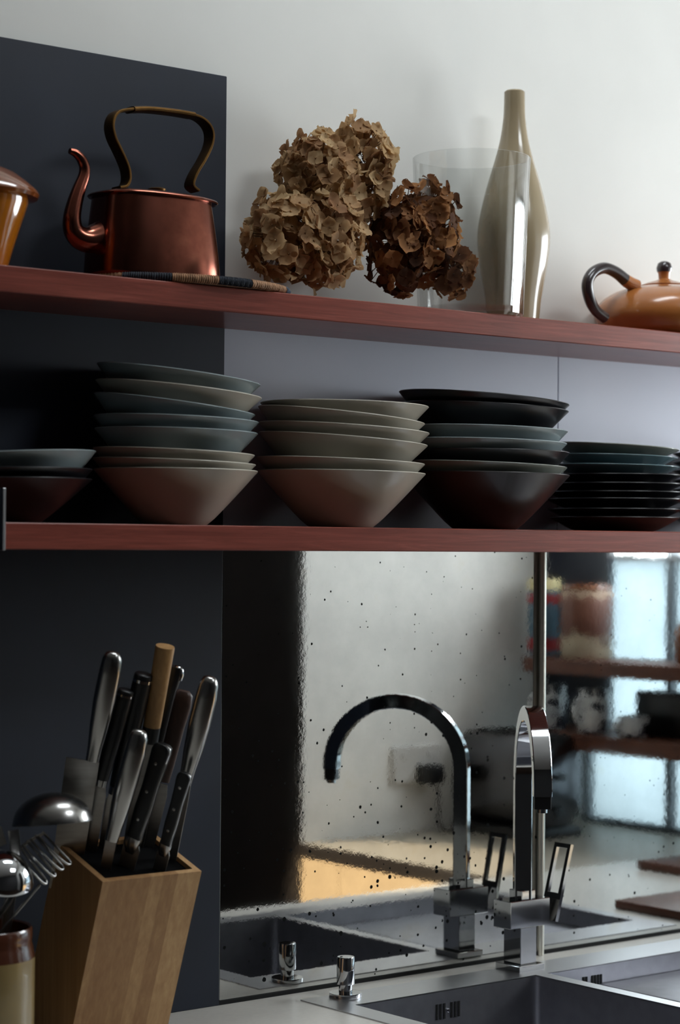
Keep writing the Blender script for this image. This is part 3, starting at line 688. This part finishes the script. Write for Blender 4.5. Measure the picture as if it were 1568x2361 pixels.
def knife(label, kind, butt, mid, entry, hw, theta, bladew=.012, blade_off=0.0):
    """butt, mid (where handle ends) and entry are pixels; hw half width of handle in metres"""
    e = on_top(*entry); B = on_lean(butt[0], butt[1], e); Mi = on_lean(mid[0], mid[1], e)
    d = (B - Mi).normalized(); wv = Vector((math.cos(theta), math.sin(theta), 0)); wv = (wv - d*wv.dot(d)).normalized(); nv = d.cross(wv)
    Lh = (B - Mi).length
    k = empty('kitchen_knife', e, label, 'knife', 'knives in the block')
    def P(t, o=0): return Mi + d*(Lh*t) + wv*o
    if kind == 'steel':
        prof = [(-.02, .62, .50, 0), (.1, .66, .55, 0), (.3, .86, .72, .0), (.55, 1.0, .8, .0), (.8, .98, .8, .0), (.93, .86, .72, -.0005), (.985, .62, .5, -.001), (1.0, .3, .25, -.0012)]
        loft('handle', [(P(t, o), wv, nv, hw*a, hw*b) for t, a, b, o in prof], M['satin'], k, 20, 2.4)
    elif kind == 'round':
        loft('handle', [(P(t), wv, nv, hw*a, hw*a*.92) for t, a in ((0, .86), (.1, .92), (.5, 1), (.93, .97))], M['black'], k, 20, 2.1)
        loft('end_band', [(P(t), wv, nv, hw*.985, hw*.985*.92) for t in (.93, .955)], M['chrome'], k, 20, 2.1)
        loft('end_cap', [(P(t), wv, nv, hw*a, hw*a*.92) for t, a in ((.955, .97), (.99, .93), (1.0, .8))], M['black'], k, 20, 2.1)
        loft('ferrule', [(P(t), wv, nv, hw*.84, hw*.78) for t in (-.07, 0)], M['satin'], k, 20, 2.1)
    elif kind == 'wood':
        loft('handle', [(P(t), wv, nv, hw*a, hw*a*.85) for t, a in ((0, .93), (.5, .97), (.985, 1.0), (1.0, .97))], M['pale_wood'], k, 20, 2.2)
        loft('ferrule', [(P(t), wv, nv, hw*.93, hw*.8) for t in (-.2, 0)], M['black'], k, 20, 2.2)
    elif kind == 'brown':
        loft('handle', [(P(t, o), wv, nv, hw*a, hw*.5*a) for t, a, o in ((0, .7, 0), (.2, .8, 0), (.6, .9, 0), (.85, 1.05, 0), (.96, .9, .001), (1, .5, .002))], M['brown_wood'], k, 16, 3)
    elif kind == 'curl':
        loft('handle', [(P(t, o), wv, nv, hw*a, hw*.6*a) for t, a, o in ((0, .7, 0), (.3, .75, 0), (.7, .9, 0), (.9, 1.0, .001), (1, .7, .003))], M['black'], k, 16, 3)
        loft('end_cap', [(P(t, o), wv, nv, hw*a, hw*.64*a) for t, a, o in ((.86, .5, hw*.75), (.93, .62, hw*.7), (.985, .55, hw*.6), (1.01, .3, hw*.5))], M['chrome'], k, 16, 2.2)
    else:                                       # riveted: two black scales round a steel tang
        pr = [(0, .80, 0), (.06, .72, 0), (.3, .86, 0), (.55, .80, 0), (.8, .92, 0), (.93, 1.0, 0), (.98, .86, 0), (1.0, .55, 0)]
        tk = hw*.52
        tg = loft('tang', [(P(t), wv, nv, hw*a*1.01, tk*.42) for t, a, o in pr], M['satin'], k, 16, 6)
        for sgn in (-1, 1):
            loft('scale', [(P(t) + nv*(sgn*tk*.72), wv, nv, hw*a*.985, tk*.32) for t, a, o in pr], M['black'], k, 16, 3.2)
        for t in (.2, .5, .8):
            for sgn in (-1, 1):
                c = P(t) + nv*(sgn*tk*1.02); rot = Vector((0, 0, 1)).rotation_difference(nv*sgn).to_matrix()
                lathe('rivet', [(0, -.001), (.0022, -.001), (.0022, .0004), (0, .0008)], c, M['satin'], k, 10, rot)
        loft('bolster', [(P(t), wv, nv, hw*a, tk*b) for t, a, b in ((-.17, .45, .45), (-.1, .75, .9), (-.03, .82, 1.05), (0, .80, 1.05))], M['satin'], k, 14, 4)
    # blade from the handle down into the block
    e2 = e - ax*.06; top_ = P(-.03); dn = (e2 - top_); bl = dn.normalized()
    wb = (wv - bl*wv.dot(bl)).normalized(); nb = bl.cross(wb); hb_ = bladew; o0 = wb*blade_off
    v = []
    for q, w0, w1 in ((top_, -min(hb_, hw*.5) if not blade_off else -hb_, min(hb_, hw*.6) if not blade_off else hb_), (top_ + dn*.12, -hb_, hb_), (e2, -hb_*.9, hb_*.9)):
        for wd_, th in ((w0, .0003), (w1, .0011)):
            for sgn in (-1, 1): v.append(q + o0 + wb*wd_ + nb*(sgn*th))
    f = []
    for r in (0, 4):
        a_ = r; f += [(a_, a_ + 2, a_ + 6, a_ + 4), (a_ + 1, a_ + 5, a_ + 7, a_ + 3), (a_, a_ + 4, a_ + 5, a_ + 1), (a_ + 2, a_ + 3, a_ + 7, a_ + 6)]
    f += [(0, 1, 3, 2), (8, 10, 11, 9)]
    mk('blade', v, f, M['blade'], k)
    return k
D_ = math.radians
knife('broad cleaver with smooth steel handle, its blade half out of the block', 'steel', (263, 1503), (214, 1748), (188, 1958), .0140, D_(-40), .021, -.012)
knife('knife with slim round black handle and thin steel band, beside the cleaver', 'round', (292, 1590), (233, 1795), (212, 1952), .0112, D_(-40), .010)
knife('knife with thick round black handle and steel band, beside the pale wooden handle', 'round', (332, 1553), (272, 1812), (252, 1950), .0125, D_(-40), .012)
knife('knife with straight pale wooden handle', 'wood', (381, 1490), (350, 1674), (305, 1952), .0122, D_(-40), .011)
knife('black-handled knife with curled chrome end, behind the pale wooden handle', 'curl', (400, 1535), (358, 1730), (318, 1940), .0120, D_(-50), .010)
knife('knife with dark brown wooden handle, behind the riveted ones', 'brown', (421, 1592), (372, 1800), (335, 1940), .0150, D_(-40), .012)
knife('knife with smooth steel handle leaning out past the pale wooden one', 'steel', (487, 1560), (427, 1800), (396, 1972), .0140, D_(-50), .009)
knife('short knife with smooth steel handle at the front of the block', 'steel', (324, 1682), (258, 1932), (246, 1992), .0142, D_(-45), .007)
knife('large knife with riveted black handle and bright steel spine', 'rivet', (378, 1716), (310, 1930), (288, 1990), .0125, D_(-62), .012)
knife('small knife with riveted black handle and bright steel spine', 'rivet', (428, 1782), (382, 1946), (366, 1998), .0095, D_(-62), .009)

# ================================================================== utensil crock
cp = at(-46, 2140, -.215); s = mpp(cp); hc = cp.z - ZC
cp.z = ZC + .0005
cr = empty('utensil_crock', cp, 'cream stoneware crock with brown glazed rim holding steel utensils', 'crock')
r_ = 126*s
zz = lambda y: hc - (y - 2140)*s
lathe('crock_body', [(0, 0), (r_*.97, 0), (r_, .004), (r_, zz(2205)), (r_*.985, zz(2203)), (0, zz(2203))], cp, M['cream'], cr, 64)
lathe('glazed_rim', [(r_*.98, zz(2207)), (r_*1.002, zz(2206)), (r_*.965, zz(2182)), (r_*.94, zz(2172)), (r_*.955, zz(2160)), (r_*.955, zz(2142)), (r_*.93, zz(2137)), (r_*.89, zz(2140)), (r_*.88, zz(2207)), (r_*.98, zz(2207))], cp, M['crock_brown'], cr, 64)
mouth = cp + Vector((0, 0, zz(2150)))
def dome(name, c, ux, up, r, h, mat, par, thick=.0012):
    """inverted ladle bowl: rim circle round c in the plane normal to up"""
    up = up.normalized(); ux = (ux - up*ux.dot(up)).normalized(); uy = up.cross(ux)
    rot = Matrix((ux, uy, up)).transposed()
    prof = [(r - .0016, -.0006), (r + .0006, -.0006), (r + .0006, .0006)] + [(r*math.cos(t), h*math.sin(t)) for t in [math.radians(a) for a in range(8, 90, 9)]] + [(0, h)]
    prof += [(0, h - thick)] + [((r - thick)*math.cos(t), (h - thick)*math.sin(t)) for t in [math.radians(a) for a in range(80, 4, -9)]] + [(r - .0016, -.0006)]
    return lathe(name, prof, c, mat, par, 40, rot, True, 1.0)
zb_ = ZC + .03
# large ladle
Yl = -.215
a = at(28, 1916, Yl); b = at(213, 1877, Yl); c = (a + b)/2; ux = (b - a).normalized(); r = (b - a).length/2
ld = empty('ladle', Vector((cp.x + .03, cp.y, zb_)), 'large steel ladle, bowl turned down, in the crock beside the knife block', 'ladle')
up = Vector((0, 0, 1)) - ux*ux.z; up = (up + Vector((.08, .10, 0))).normalized()
dome('ladle_bowl', c, ux, up, 92*mpp(c), .037, M['satin'], ld)
bar('handle', [at(31, 1914, Yl), at(34, 1935, Yl), at(36, 1965, Yl), Vector((cp.x + .035, cp.y, mouth.z - .005)), Vector((cp.x + .03, cp.y, zb_))], .0068, .0014, R0, M['satin'], ld, n=4)
# small ladle
Y2 = -.235
c = at(0, 2030, Y2); sl = empty('ladle', Vector((cp.x - .01, cp.y - .03, zb_)), 'bright steel ladle low in the crock with its bowl turned down', 'ladle')
dome('ladle_bowl', c, Vector((1, 0, .10)), Vector((-.06, -.35, 1)), 76*mpp(c), .036, M['chrome'], sl)
pm = Vector((cp.x - .012, cp.y - .03, mouth.z))
bar('handle', [at(44, 2034, Y2), at(20, 2080, Y2), pm, Vector((cp.x - .03, cp.y - .03, zb_))], .0035, .0014, R0, M['satin'], sl, n=4)
# wire masher
Y3 = -.225
ms = empty('wire_masher', Vector((cp.x + .02, cp.y - .01, zb_)), 'steel masher with a row of parallel wire loops in the crock', 'masher')
for (x0, y0, x1, y1) in ((44, 1950, 106, 2030), (62, 1938, 126, 2013), (81, 1926, 144, 1998), (98, 1918, 161, 1986)):
    q = [at(x0, y0, Y3 + .02), at((x0 + x1)/2 - 2, (y0 + y1)/2 - 2, Y3 + .005), at(x1, y1, Y3), at(x1 - 8, y1 + 5, Y3 - .004), at((x0 + x1)/2 - 12, (y0 + y1)/2 + 8, Y3 + .0), at(x0 - 10, y0 + 9, Y3 + .016)]
    q = smooth_pts([tuple(w) for w in q], 5); tube('wire_loop', q, .0016, M['satin'], ms, 8)
fr = smooth_pts([tuple(at(*w)) for w in ((38, 1962, Y3 + .018), (60, 1945, Y3 + .019), (80, 1932, Y3 + .019), (100, 1922, Y3 + .019))], 4)
tube('cross_wire', fr, .0018, M['satin'], ms, 8)
for q0, dx in ((at(92, 2040, Y3), .022), (at(60, 1990, Y3 + .01), .008)):
    tube('handle_wire', [tuple(q0), tuple((q0 + Vector((cp.x + dx, cp.y - .01, mouth.z)))/2), (cp.x + dx, cp.y - .01, mouth.z), (cp.x + dx*.8, cp.y - .01, zb_)], .0018, M['satin'], ms, 8)
# spatula at the frame edge
sp_ = empty('spatula', Vector((cp.x - .03, cp.y + .02, zb_)), 'grey steel spatula standing in the crock at its far side', 'spatula')
q = [at(-50, 1890, -.19), at(2, 1905, -.19), at(15, 1945, -.19), at(-40, 1968, -.19)]
v = [x + Vector((0, dy, 0)) for dy in (-.0008, .0008) for x in q]
mk('spatula_blade', v, [(0, 1, 2, 3), (4, 7, 6, 5), (0, 4, 5, 1), (1, 5, 6, 2), (2, 6, 7, 3), (3, 7, 4, 0)], M['blade'], sp_)
bar('handle', [at(-20, 1955, -.19), at(-32, 2050, -.19), Vector((cp.x - .02, cp.y + .022, mouth.z)), Vector((cp.x - .03, cp.y + .02, zb_))], .005, .0014, R0, M['satin'], sp_, n=4)

# ================================================================== what the mirror shows: the right hand side of the room
RCX = at(693, 1800, 1.25).x + .004                                     # front edge of the side worktop
YP = -1.250                                     # white partition that ends the side worktop
struct(box('wall_partition', RCX + .002, XR - .0005, YP - .02, YP, 0, 2.30, M['wall']))
o = box('side_worktop', RCX, XR, YP + .0005, CY - .001, ZC - .03, ZC, M['side_stone'], origin=(1.5, -.95, ZC - .03)); tag(o, 'brown-grey worktop along the window wall carrying the toaster, seen in the mirror', 'worktop')
c = empty('side_cabinet', (1.5, -.94, 0), 'cream cabinet under the side worktop, brightly lit in the mirror', 'cabinet')
y0, y1 = YP + .001, CY - .003
box('body', RCX + .05, XR - .001, y0, y1, .08, ZC - .0302, M['cab'], c); box('plinth', RCX + .09, XR - .001, y0, y1, 0, .08, M['dark_cab'], c)
ym = y0 + (y1 - y0)*.22
box('door', RCX - .002, RCX + .05, y0 + .001, ym - .001, .09, ZC - .0315, M['cab'], c, .001); box('door', RCX - .002, RCX + .05, ym + .001, y1 - .002, .09, ZC - .0315, M['cab'], c, .001)
struct(box('trim_2', RCX - .003, RCX - .0002, YP + .0005, CY - .001, ZC - .03, ZC - .0005, M['dark_cab']))
# tall dark cupboard beyond the partition
tc = empty('tall_cupboard', (1.5, -1.62, 0), 'tall black-brown cupboard reflected in the mirror next to the dark board', 'cupboard')
box('carcass', RCX + .002, XR - .001, -1.96, YP - .0205, .06, 2.30, M['dark_cab'], tc, .002); box('plinth', RCX + .05, XR - .001, -1.95, YP - .022, 0, .06, M['dark_cab'], tc)
box('door', RCX - .004, RCX + .0015, -1.96, YP, .07, 2.30, M['dark_cab'], tc, .001)
# navy panel beside the window
ya = mirx(1262, 1400, XR - .006).y; yb = mirx(1412, 1400, XR - .006).y
zlo = mirx(1340, 1700, XR).z
# wall shelves across the window
SXF = 1.70
def wall_shelf(py, th, ys0, lab_):
    z = mirx(1420, py, SXF).z; o = box('window_shelf', SXF, XR - .013, ys0, -.02, z - th, z, M['board'], bev=.001); tag(o, lab_, 'shelf'); return z
yl = mirx(1205, 1530, SXF).y
zs1 = wall_shelf(1528, .034, yl, 'dark wooden shelf with the brown canister, seen in the mirror')
yl2 = mirx(1330, 1700, SXF).y
zs2 = wall_shelf(1703, .036, -1.16, 'dark wooden shelf with the patterned mugs, seen in the mirror')
struct(box('trim_3', XR - .0128, XR - .0005, ya, yb, zs2 + .0005, 2.4, M['navy']))
def std(px, py, X, z): q = mirx(px, py, X); return Vector((q.x, q.y, z + .0006))
def mpm(p): q = Vector((p.x, -p.y, p.z)); return mpp(q)
# canister, tin
p = std(1352, 1525, 1.79, zs1); s = mpm(p)
cn = empty('canister', p, 'brown and cream pottery canister on the mirrored wooden shelf', 'canister')
lathe('canister_body', [(0, 0), (56*s, 0), (60*s, .006), (60*s, 150*s), (56*s, 156*s), (0, 156*s)], p, M['canister'], cn, 40)
lathe('lid', [(0, 156*s), (58*s, 156*s), (60*s, 160*s), (57*s, 168*s), (20*s, 172*s), (0, 172*s)], p, M['lidglaze'], cn, 40)
p = std(1254, 1525, 1.79, zs1); s = mpm(p)
tn = empty('printed_tin', p, 'blue tin with red print and cream lid on the mirrored wooden shelf', 'tin')
lathe('tin_body', [(0, 0), (36*s, 0), (36*s, 150*s), (0, 150*s)], p, M['tinblue'], tn, 32)
for z0_, z1_ in ((12, 40), (120, 140)): lathe('print_band', [(36.2*s, z0_*s), (36.8*s, z0_*s), (36.8*s, z1_*s), (36.2*s, z1_*s), (36.2*s, z0_*s)], p, M['red'], tn, 32)
lathe('lid', [(0, 150*s), (37.5*s, 150*s), (37.5*s, 172*s), (34*s, 176*s), (0, 176*s)], p, M['yellow'], tn, 32)
p = std(1590, 1530, 1.79, zs1); s = mpm(p)
o = lathe('brown_jar', [(0, 0), (30*s, 0), (36*s, 20*s), (38*s, 60*s), (28*s, 88*s), (20*s, 96*s), (0, 96*s)], p, M['lidglaze'], None, 32); tag(o, 'small brown glazed jar on the mirrored wooden shelf', 'jar')
for px, w in ((1268, 'next to the chrome pole'), (1368, 'in the middle of the mug row'), (1462, 'in front of the black box')):
    p = std(px, 1700, 1.755, zs2); s = mpm(p)
    g = empty('mug', p, f'white mug with dark pattern on the mirrored shelf, {w}', 'mug', 'patterned mugs on the mirrored shelf')
    h = 102 if px < 1400 else 48
    lathe('mug_body', [(0, 0), (34*s, 0), (37*s, 4*s), (38*s, h*s), (35*s, h*s), (33*s, 8*s), (0, 6*s)], p, M['mug'], g, 32)
    hp2 = smooth_pts([(p.x - 36*s, p.y, p.z + .8*h*s), (p.x - 58*s, p.y, p.z + .75*h*s), (p.x - 60*s, p.y, p.z + .4*h*s), (p.x - 36*s, p.y, p.z + .2*h*s)], 5)
    tube('handle', hp2, 5.5*s, M['mug'], g, 10)
a = mirx(1450, 1592, 1.80); b = mirx(1600, 1690, 1.80)
o = box('black_box', 1.80, 1.88, a.y + .02, b.y + .06, zs2 + .0006, zs2 + .10, M['black'], bev=.004); tag(o, 'black box on the mirrored shelf beside the mugs', 'box')
# toaster
tl = mirx(1075, 1930, 1.55); tr = mirx(1345, 1920, 1.78)
tc_ = Vector((1.645, (tl.y + tr.y)/2 - .005, ZC + .0006))
to = empty('toaster', tc_, 'rounded chrome toaster on the side worktop, seen in the mirror', 'toaster')
hx, hy, ht = .088, .128, .232
box('base', tc_.x - hx*.97, tc_.x + hx*.97, tc_.y - hy*.97, tc_.y + hy*.97, tc_.z, tc_.z + .022, M['black'], to, .004)
secs = [(tc_ + Vector((0, y, .022 + (ht - .022)/2)), X_, Z_, hx*q, (ht - .022)/2*q) for y, q in ((-hy, .90), (-hy + .006, .97), (-hy + .016, 1), (0, 1), (hy - .016, 1), (hy - .006, .97), (hy, .90))]
tb = loft('body', secs, M['toaster'], to, 40, 3.6, angle=1.0)
for x in (-.03, .03): box('bread_slot', tc_.x + x - .014, tc_.x + x + .014, tc_.y - .085, tc_.y + .085, tc_.z + ht - .003, tc_.z + ht + .0012, M['slot'], tb)
lv = box('lever', tc_.x - .014, tc_.x + .014, tc_.y + hy, tc_.y + hy + .016, tc_.z + .13, tc_.z + .145, M['black'], to, .003)
lathe('dial', [(0, 0), (.013, 0), (.012, .012), (0, .013)], tc_ + Vector((0, hy - .002, .06)), M['black'], to, 20, Matrix.Rotation(-math.pi/2, 4, 'X'))
# socket, plug and cord on the white wall
q = at(955, 1760, -YP); q = Vector((q.x, YP, q.z))
so = empty('wall_socket', q, 'white double wall socket on the mirrored white partition', 'socket')
box('plate', q.x - .072, q.x + .072, YP + .0005, YP + .010, q.z - .042, q.z + .042, M['white_plastic'], so, .002)
for dx in (-.04, .04): box('rocker', q.x + dx - .008, q.x + dx + .008, YP + .010, YP + .0125, q.z + .012, q.z + .028, M['white_plastic'], so, .001)
q2 = at(992, 1785, -YP - .03); q2 = Vector((q2.x, YP + .03, q2.z))
pg = empty('plug_and_cord', q2, 'black plug with hanging cord in the mirrored wall socket', 'cord')
box('plug', q2.x - .026, q2.x + .026, YP + .0105, YP + .055, q2.z - .022, q2.z + .022, M['black'], pg, .006)
cdp = smooth_pts([(q2.x, YP + .05, q2.z - .015), (q2.x, YP + .06, q2.z - .06), (q2.x + .01, YP + .05, q2.z - .11), (q2.x + .03, YP + .055, ZC + .0045), (q2.x + .08, YP + .07, ZC + .0045), (tc_.x - hx - .012, tc_.y - hy + .02, ZC + .0045)], 8)
tube('cord', cdp, .0032, M['black'], pg, 8)
# boards on the worktop near the corner
q = atz(1500, 2005, ZC); q = Vector((q.x, -q.y, ZC + .0005))
o = box('chopping_board', q.x - .02, q.x + .30, q.y - .02, q.y + .22, ZC + .0005, ZC + .0185, M['board'], bev=.003); tag(o, 'brown wooden chopping board by the window, seen in the mirror', 'chopping board')
q = atz(1385, 2108, ZC); q = Vector((q.x, -q.y, ZC + .0005))
o = box('serving_board', 1.06, 1.42, -.235, -.06, ZC + .0005, ZC + .0165, M['board'], bev=.003); tag(o, 'dark wooden serving board close to the mirror foot', 'chopping board')
# added spot lamp and fixture, standing in for sunlight on the cream cabinets
slp = Vector((-1.25, -1.00, CH - .05)); aim = Vector((RCX, -.94, .64))
sf = empty('sun_patch_lamp', (slp.x, slp.y, CH), 'added unseen spot lamp that makes the sun patch on the cream cabinets', 'spotlight')
dz = (aim - slp).normalized(); rot = Vector((0, 0, 1)).rotation_difference(dz).to_matrix()
lathe('lamp_can', [(.030, .0), (.030, .07), (.027, .07), (.027, .01), (.0, .01)], slp - dz*.055, M['black'], sf, 24, rot)
lathe('mount', [(0, 0), (.035, 0), (.035, .02), (0, .02)], (slp.x, slp.y, CH - .02), M['black'], sf, 24)
ld_ = bpy.data.lights.new('sun_patch_spot', 'SPOT'); ld_.energy = 1350; ld_.color = (1, .84, .62); ld_.spot_size = math.radians(12.5); ld_.spot_blend = .2; ld_.shadow_soft_size = .02
lo = bpy.data.objects.new('sun_patch_spot', ld_); col.objects.link(lo); lo.parent = sf; lo.location = slp + dz*.02 - base_of(sf); lo.rotation_euler = dz.to_track_quat('-Z', 'Y').to_euler()
